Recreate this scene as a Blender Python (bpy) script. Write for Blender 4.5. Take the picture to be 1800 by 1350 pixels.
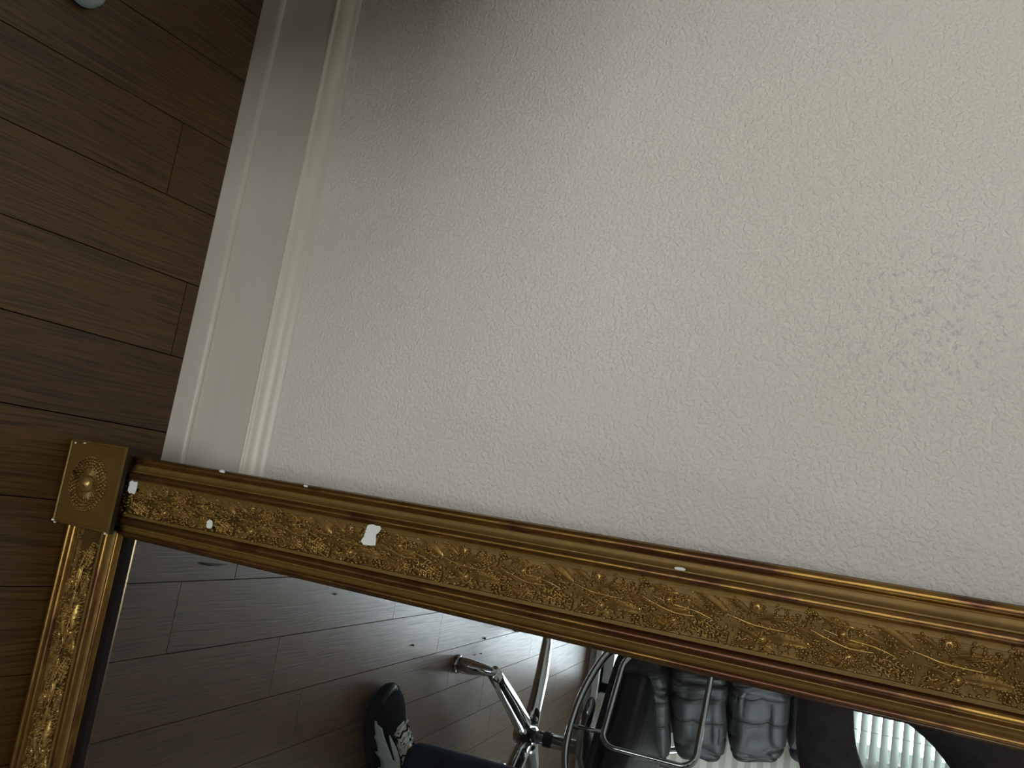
import bpy, bmesh, math, random
from math import pi, sin, cos, radians
from mathutils import Vector, Matrix, Euler, noise

random.seed(7)
for o in list(bpy.data.objects):
    bpy.data.objects.remove(o)
SC = bpy.context.scene
COL = SC.collection

# ------------------------------------------------------------------ camera
cam_data = bpy.data.cameras.new('camera')
cam = bpy.data.objects.new('camera', cam_data)
COL.objects.link(cam)
cam_data.sensor_width = 36.0
cam_data.lens = 28.2825
cam_data.clip_start = 0.01
CR = Vector((-0.15721, 0.51277, 0.84401))       # image right
CD = Vector((0.97631, 0.20933, 0.05468))        # image down
CF = Vector((-0.14864, 0.83261, -0.53354))      # view direction
CAMP = Vector((0.0, -0.75632, 1.0592))
cam.matrix_world = Matrix(((CR.x, -CD.x, -CF.x, CAMP.x), (CR.y, -CD.y, -CF.y, CAMP.y),
                           (CR.z, -CD.z, -CF.z, CAMP.z), (0, 0, 0, 1)))
SC.camera = cam

# ------------------------------------------------------------------ world, lights, exposure
W = bpy.data.worlds.new('daylight')
SC.world = W
W.use_nodes = True
bg = W.node_tree.nodes['Background']
bg.inputs[0].default_value = (0.93, 0.95, 1.0, 1)
bg.inputs[1].default_value = 12.0


def area(name, loc, size, rot, energy, color, portal=False):
    l = bpy.data.lights.new(name, 'AREA')
    l.shape = 'RECTANGLE'
    l.size, l.size_y = size
    l.energy = energy
    l.color = color
    if portal:
        l.cycles.is_portal = True
    o = bpy.data.objects.new(name, l)
    COL.objects.link(o)
    o.location = loc
    o.rotation_euler = rot
    return o


YR = -3.25          # inner face of the rear wall
WIN1 = (-0.30, 0.80, 0.06, 2.20)     # x0,x1,z0,z1 terrace door with the half-lowered blind
ADDED_WIN2 = (-1.50, -0.38, 0.95, 2.20)     # unseen window, added for more light from the left
WIN3 = (0.87, 1.45, 0.06, 2.20)     # third, behind a closed pleated shade
BLZ = 1.12
ADDED_WIN4 = (-3.05, -2.15, 1.00, 2.15)     # y0,y1,z0,z1 unseen window added in the right wall for side light
area('window_portal', (2.89, -2.6, 1.575), (1.15, .9), (0, radians(90), 0), 1.0, (1, 1, 1), portal=True)
for i, w in enumerate((WIN1, ADDED_WIN2, WIN3)):
    area('window_portal', ((w[0] + w[1]) / 2, YR - 0.14, (w[2] + w[3]) / 2), (w[1] - w[0], w[3] - w[2]),
         (radians(90), 0, 0), 1.0, (1, 1, 1), portal=True)

SC.view_settings.view_transform = 'Standard'
SC.view_settings.look = 'None'
SC.view_settings.gamma = 1.0
SC.view_settings.use_curve_mapping = False
SC.view_settings.exposure = -0.50


# ------------------------------------------------------------------ helpers
class MB:
    def __init__(s):
        s.v = []
        s.f = []
        s.m = []

    def add(s, verts, faces, mi=0):
        b = len(s.v)
        s.v += [tuple(p) for p in verts]
        s.f += [tuple(i + b for i in f) for f in faces]
        s.m += [mi] * len(faces)
        return s

    def box(s, x0, x1, y0, y1, z0, z1, mi=0):
        return s.add([(x0, y0, z0), (x1, y0, z0), (x1, y1, z0), (x0, y1, z0),
                      (x0, y0, z1), (x1, y0, z1), (x1, y1, z1), (x0, y1, z1)],
                     [(0, 3, 2, 1), (4, 5, 6, 7), (0, 1, 5, 4), (1, 2, 6, 5), (2, 3, 7, 6), (3, 0, 4, 7)], mi)

    def tube(s, pts, rad, seg=12, closed=False, flat=1.0, mi=0, up=None, cap=True):
        """sweep; rad float or list; flat scales the binormal direction"""
        pts = [Vector(p) for p in pts]
        n = len(pts)
        R = rad if isinstance(rad, (list, tuple)) else [rad] * n
        T = []
        for i in range(n):
            a = pts[(i - 1) % n] if (closed or i > 0) else pts[i]
            b = pts[(i + 1) % n] if (closed or i < n - 1) else pts[i]
            T.append((b - a).normalized())
        u = Vector(up) if up else (Vector((0, 0, 1)) if abs(T[0].z) < .9 else Vector((1, 0, 0)))
        u = (u - T[0] * u.dot(T[0])).normalized()
        vs = []
        for i in range(n):
            if up:
                u = Vector(up)
            u = u - T[i] * u.dot(T[i])
            u.normalize()
            w = T[i].cross(u)
            for k in range(seg):
                a = 2 * pi * k / seg
                vs.append(pts[i] + u * (cos(a) * R[i]) + w * (sin(a) * R[i] * flat))
        fs = []
        m = n if closed else n - 1
        for i in range(m):
            j = (i + 1) % n
            for k in range(seg):
                l = (k + 1) % seg
                fs.append((i * seg + k, j * seg + k, j * seg + l, i * seg + l))
        if cap and not closed:
            fs.append(tuple(range(seg)))
            fs.append(tuple((n - 1) * seg + k for k in reversed(range(seg))))
        return s.add(vs, fs, mi)

    def ball(s, c, r, seg=10, rings=6, lo=-1.0, mi=0):
        """ellipsoid, r=(rx,ry,rz)"""
        if not isinstance(r, (tuple, list)):
            r = (r, r, r)
        vs, fs = [], []
        for i in range(rings + 1):
            t = pi * i / rings
            for k in range(seg):
                a = 2 * pi * k / seg
                vs.append((c[0] + r[0] * sin(t) * cos(a), c[1] + r[1] * sin(t) * sin(a), c[2] + r[2] * cos(t)))
        for i in range(rings):
            for k in range(seg):
                l = (k + 1) % seg
                fs.append((i * seg + k, (i + 1) * seg + k, (i + 1) * seg + l, i * seg + l))
        return s.add(vs, fs, mi)

    def lathe(s, prof, c=(0, 0, 0), seg=24, mi=0):
        """prof list (r,z)"""
        vs = [(c[0] + r * cos(2 * pi * k / seg), c[1] + r * sin(2 * pi * k / seg), c[2] + z) for r, z in prof for k in range(seg)]
        fs = []
        for i in range(len(prof) - 1):
            for k in range(seg):
                l = (k + 1) % seg
                fs.append((i * seg + k, i * seg + l, (i + 1) * seg + l, (i + 1) * seg + k))
        fs.append(tuple(reversed(range(seg))))
        fs.append(tuple((len(prof) - 1) * seg + k for k in range(seg)))
        return s.add(vs, fs, mi)

    def mesh(s, name, mats, smooth=True, weld=True):
        me = bpy.data.meshes.new(name)
        me.from_pydata(s.v, [], s.f)
        for m in (mats if isinstance(mats, (list, tuple)) else [mats]):
            me.materials.append(m)
        me.polygons.foreach_set('material_index', s.m)
        bm = bmesh.new()
        bm.from_mesh(me)
        if weld:
            bmesh.ops.remove_doubles(bm, verts=bm.verts, dist=1e-6)
        bmesh.ops.recalc_face_normals(bm, faces=bm.faces)
        for f in bm.faces:
            f.smooth = bool(smooth)
        if smooth and smooth is not True:
            for e in bm.edges:
                if len(e.link_faces) == 2 and e.calc_face_angle(0) > smooth:
                    e.smooth = False
        bm.to_mesh(me)
        bm.free()
        return me


def obj(name, me, parent=None, loc=None, rot=None):
    o = bpy.data.objects.new(name, me)
    COL.objects.link(o)
    if parent:
        o.parent = parent
    if loc is not None:
        o.location = loc
    if rot is not None:
        o.rotation_euler = rot
    return o


def tag(o, label=None, cat=None, group=None, kind=None):
    if label:
        o['label'] = label
    if cat:
        o['category'] = cat
    if group:
        o['group'] = group
    if kind:
        o['kind'] = kind
    return o


def empty(name, loc=(0, 0, 0), rot=(0, 0, 0)):
    o = bpy.data.objects.new(name, None)
    COL.objects.link(o)
    o.empty_display_size = .05
    o.location = loc
    o.rotation_euler = rot
    return o


# ------------------------------------------------------------------ materials
class NT:
    def __init__(s, name):
        s.m = bpy.data.materials.new(name)
        s.m.use_nodes = True
        s.t = s.m.node_tree
        s.b = s.t.nodes['Principled BSDF']

    def n(s, typ, ins=None, **kw):
        nd = s.t.nodes.new(typ)
        for k, v in kw.items():
            setattr(nd, k, v)
        for k, v in (ins or {}).items():
            s.set(nd, k, v)
        return nd

    def set(s, nd, k, v):
        sock = nd.inputs[k]
        if isinstance(v, bpy.types.NodeSocket):
            s.t.links.new(v, sock)
        else:
            sock.default_value = v

    def p(s, **kw):
        for k, v in kw.items():
            s.set(s.b, {'base': 'Base Color', 'rough': 'Roughness', 'metal': 'Metallic', 'spec': 'Specular IOR Level',
                        'normal': 'Normal', 'coat': 'Coat Weight', 'coatr': 'Coat Roughness', 'sheen': 'Sheen Weight',
                        'trans': 'Transmission Weight', 'ior': 'IOR'}[k], v)

    def ramp(s, fac, stops):
        r = s.n('ShaderNodeValToRGB', {'Fac': fac})
        el = r.color_ramp.elements
        while len(el) > 1:
            el.remove(el[-1])
        el[0].position = stops[0][0]
        el[0].color = c4(stops[0][1])
        for p_, c_ in stops[1:]:
            e = el.new(p_)
            e.color = c4(c_)
        return r.outputs['Color']

    def noise(s, vec, scale, detail=4, rough=.5, dist=0):
        return s.n('ShaderNodeTexNoise', {'Vector': vec, 'Scale': scale, 'Detail': detail, 'Roughness': rough, 'Distortion': dist}).outputs['Fac']

    def mapped(s, vec, scale=(1, 1, 1), loc=(0, 0, 0)):
        return s.n('ShaderNodeMapping', {'Vector': vec, 'Scale': scale, 'Location': loc}).outputs['Vector']

    def coord(s, k='Object'):
        return s.n('ShaderNodeTexCoord').outputs[k]

    def mix(s, fac, a, b, blend='MIX'):
        nd = s.n('ShaderNodeMix', data_type='RGBA', blend_type=blend)
        s.set(nd, 0, fac)
        s.set(nd, 6, a if isinstance(a, bpy.types.NodeSocket) else c4(a))
        s.set(nd, 7, b if isinstance(b, bpy.types.NodeSocket) else c4(b))
        return nd.outputs[2]

    def math(s, op, a, b=0.0):
        nd = s.n('ShaderNodeMath', operation=op)
        s.set(nd, 0, a)
        s.set(nd, 1, b)
        return nd.outputs[0]

    def bump(s, h, strength=.3, dist=.001, normal=None):
        nd = s.n('ShaderNodeBump', {'Height': h, 'Strength': strength, 'Distance': dist})
        if normal is not None:
            s.set(nd, 'Normal', normal)
        return nd.outputs['Normal']


def c4(c):
    return tuple(c) + (1,) if not isinstance(c, (int, float)) and len(c) == 3 else ((c, c, c, 1) if isinstance(c, (int, float)) else tuple(c))


def plain(name, col, rough=.5, metal=0.0, spec=.5, var=.12, vs=30):
    t = NT(name)
    co = t.coord()
    n = t.noise(co, vs)
    d = tuple(max(0, x * (1 - var)) for x in col)
    l = tuple(x * (1 + var) for x in col)
    t.p(base=t.ramp(n, [(.3, d), (.7, l)]), rough=rough, metal=metal, spec=spec)
    return t.m


def mat_wall():
    t = NT('painted_textured_wallpaper')
    co = t.coord()
    n1 = t.noise(co, 210, 2, .5)
    n2 = t.noise(co, 90, 2, .4)
    n3 = t.noise(co, 3, 3, .5)
    base = t.ramp(n3, [(.3, (.755, .670, .565)), (.7, (.785, .710, .610))])
    # faint grey scuff of specks at its own place on the wall
    d = t.n('ShaderNodeVectorMath', operation='DISTANCE')
    t.set(d, 0, co)
    t.set(d, 1, (-.215, .0096, .985))
    near = t.ramp(d.outputs['Value'], [(0.0, 1), (.05, .8), (.11, 0)])
    sp = t.ramp(t.noise(co, 170, 3, .6), [(.56, 0), (.66, 1)])
    k = t.math('MULTIPLY', near, sp)
    k = t.math('MULTIPLY', k, .38)
    base = t.mix(k, base, (.33, .32, .30))
    h = t.math('ADD', t.ramp(n1, [(.42, 0), (.62, 1)]), t.math('MULTIPLY', n2, 1.4))
    t.p(base=base, rough=.62, spec=.35, normal=t.bump(h, .62, .0016))
    return t.m


def mat_white_paint():
    t = NT('glossy_white_paint')
    co = t.coord()
    n = t.noise(t.mapped(co, (1, 5, 5)), 6, 3)
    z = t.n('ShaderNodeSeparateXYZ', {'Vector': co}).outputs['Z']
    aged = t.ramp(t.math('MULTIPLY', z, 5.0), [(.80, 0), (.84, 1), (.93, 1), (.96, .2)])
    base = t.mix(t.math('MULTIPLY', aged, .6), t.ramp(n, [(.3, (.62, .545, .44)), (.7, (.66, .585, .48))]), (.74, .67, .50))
    t.p(base=base, rough=.33, spec=.5,
        normal=t.bump(t.noise(t.mapped(co, (.3, 6, 6)), 12, 3), .12, .001))
    return t.m


def mat_wood():
    t = NT('brushed_oak_plank')
    co = t.coord('Object')
    info = t.n('ShaderNodeObjectInfo')
    rnd = info.outputs['Random']
    off = t.n('ShaderNodeVectorMath', operation='SCALE')
    t.set(off, 0, (13.7, 5.3, 0))
    t.set(off, 'Scale', rnd)
    add = t.n('ShaderNodeVectorMath', operation='ADD')
    t.set(add, 0, co)
    t.set(add, 1, off.outputs[0])
    v = add.outputs[0]
    warp = t.noise(t.mapped(v, (3.0, 1.1, 1)), 2.2, 2, .5)
    vx = t.n('ShaderNodeSeparateXYZ', {'Vector': v})
    xx = t.math('ADD', vx.outputs['X'], t.math('MULTIPLY', warp, .040))
    cv = t.n('ShaderNodeCombineXYZ', {'X': xx, 'Y': t.math('MULTIPLY', vx.outputs['Y'], .018), 'Z': 0.0}).outputs[0]
    rings = t.noise(cv, 300, 2.5, .6)
    fine = t.noise(t.mapped(v, (1, .03, 1)), 420, 2, .5)
    tone = t.ramp(rnd, [(0, (.088, .038, .009)), (.35, (.118, .056, .014)), (.7, (.098, .043, .010)), (1, (.130, .068, .020))])
    g = t.ramp(rings, [(.40, .55), (.48, .92), (.60, 1.10)])
    f = t.ramp(fine, [(.34, .62), (.56, 1.08)])
    base = t.mix(1.0, tone, g, 'MULTIPLY')
    base = t.mix(1.0, base, f, 'MULTIPLY')
    h = t.math('ADD', t.ramp(rings, [(.30, 0), (.48, 1)]), t.math('MULTIPLY', fine, .5))
    t.p(base=base, rough=t.ramp(rings, [(.3, .42), (.6, .33)]), spec=.6, normal=t.bump(h, .22, .0005))
    return t.m


def gold(name, a, b, metal, rough, bole=.0, bscale=60, stretch=(1, 1, 1)):
    """worn gilding: gold over red bole"""
    t = NT(name)
    co = t.mapped(t.coord('Object'), stretch)
    n1 = t.noise(co, bscale, 4, .6)
    n2 = t.noise(co, 9, 4, .6)
    n3 = t.noise(t.coord('Object'), 900, 2)
    g = t.ramp(n1, [(.3, a), (.7, b)])
    if bole > 0:
        w = t.math('ADD', t.math('MULTIPLY', n1, .45), t.math('MULTIPLY', n2, .75))
        k = t.ramp(w, [(.66 - bole, 0), (.74 - bole, 1)])
        base = t.mix(k, g, (.105, .038, .014))
        m = t.math('SUBTRACT', metal, t.math('MULTIPLY', k, metal * .25))
        t.p(base=base, metal=m)
    else:
        t.p(base=g, metal=metal)
    h = t.math('ADD', t.math('MULTIPLY', n1, 1.0), t.math('MULTIPLY', n3, .15))
    t.p(rough=t.math('ADD', rough, t.math('MULTIPLY', n2, .12)), normal=t.bump(h, .25, .0006))
    return t.m


def mat_leather():
    t = NT('black_leather')
    co = t.coord()
    vo = t.n('ShaderNodeTexVoronoi', {'Vector': co, 'Scale': 420.0}).outputs['Distance']
    n = t.noise(co, 25, 3)
    w1 = t.noise(t.mapped(co, (1.0, 5.0, .75)), 1.0, 1.0, .4, .35)
    w2 = t.noise(t.mapped(co, (1.5, 12.0, 1.6), (3.1, 1.7, .4)), 1.0, 1.0, .5, .4)
    c1 = t.ramp(t.math('ABSOLUTE', t.math('SUBTRACT', w1, .5)), [(0, 0), (.012, .55), (.05, 1)])
    c2 = t.ramp(t.math('ABSOLUTE', t.math('SUBTRACT', w2, .5)), [(0, .3), (.02, .8), (.07, 1)])
    hh = t.math('ADD', c1, t.math('MULTIPLY', c2, .30))
    nb = t.bump(hh, .6, .006)
    t.p(base=t.ramp(n, [(.3, (.040, .040, .038)), (.7, (.058, .058, .056))]), rough=t.math('ADD', .36, t.math('MULTIPLY', n, .12)), spec=.22,
        normal=t.bump(vo, .15, .0004, nb))
    return t.m


def mat_mirror():
    t = NT('old_mirror_glass')
    co = t.coord()
    dust = t.noise(co, 6, 5, .6)
    fine = t.noise(co, 160, 2, .6)
    t.p(base=(.79, .86, .89, 1), metal=1.0, rough=.0)
    d = t.n('ShaderNodeBsdfDiffuse', {'Color': (.75, .78, .80, 1)})
    k = t.math('MULTIPLY', t.math('MULTIPLY', dust, fine), .035)
    mx = t.n('ShaderNodeMixShader', {0: k, 1: t.b.outputs[0], 2: d.outputs[0]})
    t.t.links.new(mx.outputs[0], t.t.nodes['Material Output'].inputs['Surface'])
    return t.m


def mat_pane():
    t = NT('window_glass')
    fr = t.n('ShaderNodeFresnel', {'IOR': 1.45})
    tr = t.n('ShaderNodeBsdfTransparent', {'Color': (.95, .98, .97, 1)})
    gl = t.n('ShaderNodeBsdfGlossy', {'Roughness': .01})
    mx = t.n('ShaderNodeMixShader', {0: fr.outputs[0], 1: tr.outputs[0], 2: gl.outputs[0]})
    t.t.links.new(mx.outputs[0], t.t.nodes['Material Output'].inputs['Surface'])
    return t.m


def mat_denim():
    t = NT('dark_denim')
    co = t.coord()
    wv = t.n('ShaderNodeTexWave', {'Vector': co, 'Scale': 260.0, 'Distortion': 1.0}).outputs['Fac']
    n = t.noise(co, 18, 4)
    t.p(base=t.ramp(n, [(.3, (.008, .012, .028)), (.7, (.020, .030, .060))]), rough=.85, spec=.2, normal=t.bump(wv, .3, .0006))
    return t.m


M_WALL = mat_wall()
M_PAINT = mat_white_paint()
M_WOOD = mat_wood()
M_GOLD_ROLL = gold('burnished_gilding_worn_to_red_bole', (.19, .094, .020), (.36, .205, .052), .85, .22, bole=.085, bscale=45, stretch=(1, 1, .35))
M_GOLD_COVE = gold('matt_ochre_gilding', (.175, .100, .020), (.225, .132, .027), .5, .45)
M_GOLD_BAND = gold('shaded_gilding_ground', (.100, .054, .011), (.155, .090, .020), .8, .42)  # ground darker, relief lighter: shading between them is painted into the colour
M_GOLD_ORN = gold('gilded_relief', (.27, .155, .036), (.50, .320, .090), .65, .24, bole=.02, bscale=120)
M_GOLD_BLOCK = gold('gilded_corner_block', (.140, .076, .014), (.18, .099, .019), .5, .36)
M_DARKWOOD = plain('dark_frame_edge', (.016, .008, .005), .85, spec=.15)
M_SIDE_SHADE = plain('block_side_shade', (.030, .015, .005), .5)  # darker gold that paints the shade of the recess onto the block sides
M_GESSO = plain('white_gesso', (.80, .78, .70), .8, var=.04)
M_MIRROR = mat_mirror()
M_CHROME = plain('polished_chrome', (.62, .62, .61), .07, 1.0, var=.02)
M_CHROME2 = plain('satin_aluminium', (.30, .30, .30), .22, 1.0, var=.06)
M_LEATHER = mat_leather()
M_LEATHER2 = plain('black_seat_leather', (.008, .008, .009), .38, var=.2)
M_RUBBER = plain('black_rubber', (.010, .010, .010), .55, spec=.3)
M_PANE = mat_pane()
M_SLAT = plain('pale_blind_slat', (.80, .84, .80), .45, var=.03)
M_FRAMEW = plain('white_window_frame', (.75, .76, .75), .4, var=.03)
M_ROOM = plain('plain_room_plaster', (.74, .72, .68), .8, var=.03, vs=3)
M_BOARD = plain('white_wall_board', (.84, .83, .78), .5, var=.04, vs=6)
M_DENIM = mat_denim()
M_SKIN = plain('skin', (.42, .24, .17), .5, var=.08, vs=40)
M_SHIRT = plain('dark_cotton', (.062, .046, .050), .85, spec=.2, var=.2, vs=60)
M_HAIR = plain('dark_brown_hair', (.030, .018, .012), .55, var=.3, vs=200)
M_SHOE = plain('black_shoe_mesh', (.004, .005, .007), .95, spec=.05, var=.3, vs=300)
M_STRIPE = plain('pale_grey_stripe', (.50, .56, .53), .45, var=.05)
M_SOLE = plain('black_sole', (.006, .006, .007), .8, spec=.1)
M_CREAM = plain('cream_cloth', (.56, .54, .42), .8, var=.15, vs=150)
M_LACE = plain('pale_lace', (.42, .45, .40), .8, var=.1, vs=200)
M_EYEW = plain('eye_white', (.8, .78, .74), .2, var=.02)
M_EYED = plain('dark_iris', (.04, .025, .015), .15, var=.05)
M_LIP = plain('lips', (.34, .13, .11), .5, var=.05)
M_PHONE = plain('black_glass_phone', (.01, .01, .012), .1, var=.02)
M_PALE = plain('pale_blue_grey_plastic', (.42, .52, .55), .35, var=.04)
M_CRUMB = plain('dark_crumb', (.012, .009, .008), .8)

# ------------------------------------------------------------------ room shell
XL, XR, YW, H = -1.95, 2.75, 0.0096, 2.5
PW = .112
X0 = -.3625

sub = tag(obj('floor', MB().box(XL, XR, YR, YW + .02, -.06, -.0125).mesh('floor', M_DARKWOOD, False)), kind='structure')


def plank_mesh(L):
    g, b = .0006, .0009
    w = PW / 2 - g
    l = L / 2 - g * .8
    zt = 0.0
    v = []
    for (ww, ll, z) in ((w, l, -.012), (w, l, zt - b), (w - .00025, l - .00025, zt)):
        v += [(-ww, -ll, z), (ww, -ll, z), (ww, ll, z), (-ww, ll, z)]
    f = [(3, 2, 1, 0), (8, 9, 10, 11)]
    for r in (0, 4):
        for k in range(4):
            f.append((r + k, r + (k + 1) % 4, r + 4 + (k + 1) % 4, r + 4 + k))
    return MB().add(v, f).mesh('plank', M_WOOD, False, weld=False)


PL = .752
plank_cache = {}
joints = {-4: -.2, -3: -.62, -2: -.45, 0: -.55, 2: -.50, 3: -.62, -1: -.100, 1: -.036, 5: -.342, 6: -.640, 7: -.342 - .41, 8: -.30, 9: -.416, 4: -.47}
joints[6] = -.640 + .0
k = int(math.floor((XL - X0) / PW))
while X0 + k * PW < XR - .01:
    xa = max(X0 + k * PW, XL)
    r = joints.get(k - 0, (k * .37 * PL) % PL - PL)
    y = YW
    cuts = [YW]
    yy = r
    while yy > YW - .06:
        yy -= PL
    while yy > YR:
        cuts.append(yy)
        yy -= PL
    if k == -1 or k == 1:
        cuts.insert(1, r)
        cuts = sorted(set(round(c, 5) for c in cuts), reverse=True)
    cuts.append(YR)
    for a, b in zip(cuts[:-1], cuts[1:]):
        L = round(a - b, 4)
        if L < .02:
            continue
        if L not in plank_cache:
            plank_cache[L] = plank_mesh(L)
        obj('plank', plank_cache[L], sub, (X0 + (k + .5) * PW, (a + b) / 2, 0))
    k += 1

# photographed wall
tag(obj('wall_front', MB().box(XL, XR, YW, YW + .12, -.06, H).mesh('wall', M_WALL, False)), kind='structure')
tag(obj('wall_left', MB().box(XL - .12, XL, YR - .15, YW + .12, -.06, H).mesh('wall', M_ROOM, False)), kind='structure')
wr = MB()
wr.box(XR, XR + .12, ADDED_WIN4[1], YW + .12, -.06, H).box(XR, XR + .12, YR - .15, ADDED_WIN4[0], -.06, H)
wr.box(XR, XR + .12, ADDED_WIN4[0], ADDED_WIN4[1], -.06, ADDED_WIN4[2]).box(XR, XR + .12, ADDED_WIN4[0], ADDED_WIN4[1], ADDED_WIN4[3], H)
tag(obj('wall_right', wr.mesh('wall', M_ROOM, False)), kind='structure')
w4 = MB()
for a, b, c, d in ((ADDED_WIN4[0], ADDED_WIN4[0] + .045, ADDED_WIN4[2], ADDED_WIN4[3]), (ADDED_WIN4[1] - .045, ADDED_WIN4[1], ADDED_WIN4[2], ADDED_WIN4[3]), (ADDED_WIN4[0], ADDED_WIN4[1], ADDED_WIN4[2], ADDED_WIN4[2] + .045), (ADDED_WIN4[0], ADDED_WIN4[1], ADDED_WIN4[3] - .045, ADDED_WIN4[3])):
    w4.box(XR + .05, XR + .09, a, b, c, d)
w4o = tag(obj('window_4', w4.mesh('window', M_FRAMEW, False)), kind='structure')
obj('pane', MB().box(XR + .068, XR + .072, ADDED_WIN4[0] + .045, ADDED_WIN4[1] - .045, ADDED_WIN4[2] + .045, ADDED_WIN4[3] - .045).mesh('pane', M_PANE, False), w4o)
tag(obj('ceiling', MB().box(XL - .12, XR + .12, YR - .15, YW + .12, H, H + .1).mesh('ceiling', M_ROOM, False)), kind='structure')

# rear wall with three openings
wins = sorted([WIN1, ADDED_WIN2, WIN3])
mb = MB()
x = XL
for w in wins:
    mb.box(x, w[0], YR - .15, YR, -.06, H)
    mb.box(w[0], w[1], YR - .15, YR, -.06, w[2])
    mb.box(w[0], w[1], YR - .15, YR, w[3], H)
    x = w[1]
mb.box(x, XR, YR - .15, YR, -.06, H)
rear = tag(obj('wall_rear', mb.mesh('wall', M_ROOM, False)), kind='structure')
# baseboard profile
prof = [(YW, 0), (-.0142, 0), (-.0142, .040), (-.0136, .0435), (-.0118, .0460), (-.0098, .0475), (-.0084, .0482), (-.0078, .0478),
        (-.0074, .0495), (-.0066, .052), (-.0066, .161), (-.0078, .1615), (-.0092, .1635), (-.0096, .166), (-.0086, .1685), (-.0068, .1692),
        (-.0056, .1712), (-.0058, .1745), (-.0032, .1825), (.0014, .1885), (.0052, .1905), (.0060, .1935), (.0082, .1965), (YW, .1975)]


def extrude_x(prof, x0, x1, mat, name):
    n = len(prof)
    v = [(x0, a, b) for a, b in prof] + [(x1, a, b) for a, b in prof]
    f = [(i, (i + 1) % n, n + (i + 1) % n, n + i) for i in range(n)]
    f += [tuple(range(n)), tuple(n + i for i in reversed(range(n)))]
    return MB().add(v, f).mesh(name, mat, radians(50))


tag(obj('baseboard_front', extrude_x(prof, XL, XR, M_PAINT, 'baseboard')), 'white moulded baseboard under the wallpapered wall', kind='structure')

# windows; the second is unseen, added for light from the left
for i, w in enumerate((WIN1, ADDED_WIN2, WIN3)):
    x0, x1, z0, z1 = w
    mb = MB()
    t = .045
    for b in ((x0, x0 + t, z0, z1), (x1 - t, x1, z0, z1), (x0, x1, z0, z0 + t), (x0, x1, z1 - t, z1), ((x0 + x1) / 2 - .02, (x0 + x1) / 2 + .02, z0, z1)):
        mb.box(b[0], b[1], YR - .11, YR - .06, b[2], b[3])
    wo = tag(obj('window_%d' % (i + 1), mb.mesh('window', M_FRAMEW, False)), kind='structure')
    obj('pane', MB().box(x0 + t, (x0 + x1) / 2 - .02, YR - .088, YR - .084, z0 + t, z1 - t).mesh('pane', M_PANE, False), wo)
    obj('pane', MB().box((x0 + x1) / 2 + .02, x1 - t, YR - .088, YR - .084, z0 + t, z1 - t).mesh('pane', M_PANE, False), wo)
    obj('sill', MB().box(x0 - .03, x1 + .03, YR - .06, YR + .03, z0 - .025, z0).mesh('sill', M_FRAMEW, False), wo)

# ------------------------------------------------------------------ venetian blind on window 1
bl = tag(empty('window_blind', (WIN1[0], YR + .045, BLZ)), 'pale horizontal slat blind glowing in front of the window, seen in the mirror', 'blind')
bw = WIN1[1] - WIN1[0]
obj('head_rail', MB().box(-.02, bw + .02, -.02, .02, WIN1[3] - BLZ, WIN1[3] - BLZ + .04).mesh('head_rail', M_SLAT, False), bl)
sl = MB()
sw, th = .040, radians(52)
n = 6
top, bot = [], []
for i in range(n + 1):
    s_ = (i / n - .5)
    cz = .0035 * (1 - (2 * s_) ** 2)
    y_ = s_ * sw
    top.append((y_ * cos(th) + cz * sin(th), -y_ * sin(th) + cz * cos(th)))
vs = []
for yz in top:
    vs += [(-.01, yz[0], yz[1]), (bw + .01, yz[0], yz[1])]
for yz in top:
    vs += [(-.01, yz[0], yz[1] - .0009), (bw + .01, yz[0], yz[1] - .0009)]
fs = []
N = 2 * (n + 1)
for i in range(n):
    fs += [(2 * i, 2 * i + 1, 2 * i + 3, 2 * i + 2), (N + 2 * i, N + 2 * i + 2, N + 2 * i + 3, N + 2 * i + 1)]
fs += [(0, N, N + 1, 1), (N - 2, N - 1, 2 * N - 1, 2 * N - 2)]
slm = sl.add(vs, fs).mesh('slat', M_SLAT, True)
nsl = int((WIN1[3] - BLZ) / .0405)
for i in range(nsl):
    obj('slat', slm, bl, (0, 0, .02 + i * .0405))
obj('bottom_rail', MB().box(-.01, bw + .01, -.012, .012, -.012, .004).mesh('bottom_rail', M_SLAT, False), bl)
for cx in (.12, bw / 2, bw - .12):
    obj('ladder_cord', MB().tube([(cx, .017, .0), (cx, .017, WIN1[3] - BLZ)], .0012, 6).mesh('cord', M_SLAT), bl)

# ------------------------------------------------------------------ pleated shade in window 3
def mat_shade():
    t = NT('pleated_shade_fabric')
    df = t.n('ShaderNodeBsdfDiffuse', {'Color': (.74, .73, .66, 1)})
    tl = t.n('ShaderNodeBsdfTranslucent', {'Color': (.80, .78, .66, 1)})
    mx = t.n('ShaderNodeMixShader', {0: .075, 1: df.outputs[0], 2: tl.outputs[0]})
    t.t.links.new(mx.outputs[0], t.t.nodes['Material Output'].inputs['Surface'])
    return t.m


pv, pf = [], []
nple = 40
for i in range(nple * 2 + 1):
    z_ = WIN3[2] + (WIN3[3] - WIN3[2]) * i / (nple * 2)
    y_ = YR + .012 + (.012 if i % 2 else 0)
    pv += [(WIN3[0] - .05, y_, z_), (WIN3[1] + .03, y_, z_)]
for i in range(nple * 2):
    pf.append((2 * i, 2 * i + 1, 2 * i + 3, 2 * i + 2))
shd = tag(empty('pleated_shade', (0, 0, 0)), 'closed off-white pleated shade between the chair back and the dark sleeve, seen in the mirror', 'shade')
obj('pleats', MB().add(pv, pf).mesh('pleats', mat_shade(), False), shd)
obj('head_rail', MB().box(WIN3[0] - .05, WIN3[1] + .03, YR + .004, YR + .034, WIN3[3], WIN3[3] + .03).mesh('head_rail', M_SLAT, False), shd)

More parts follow.
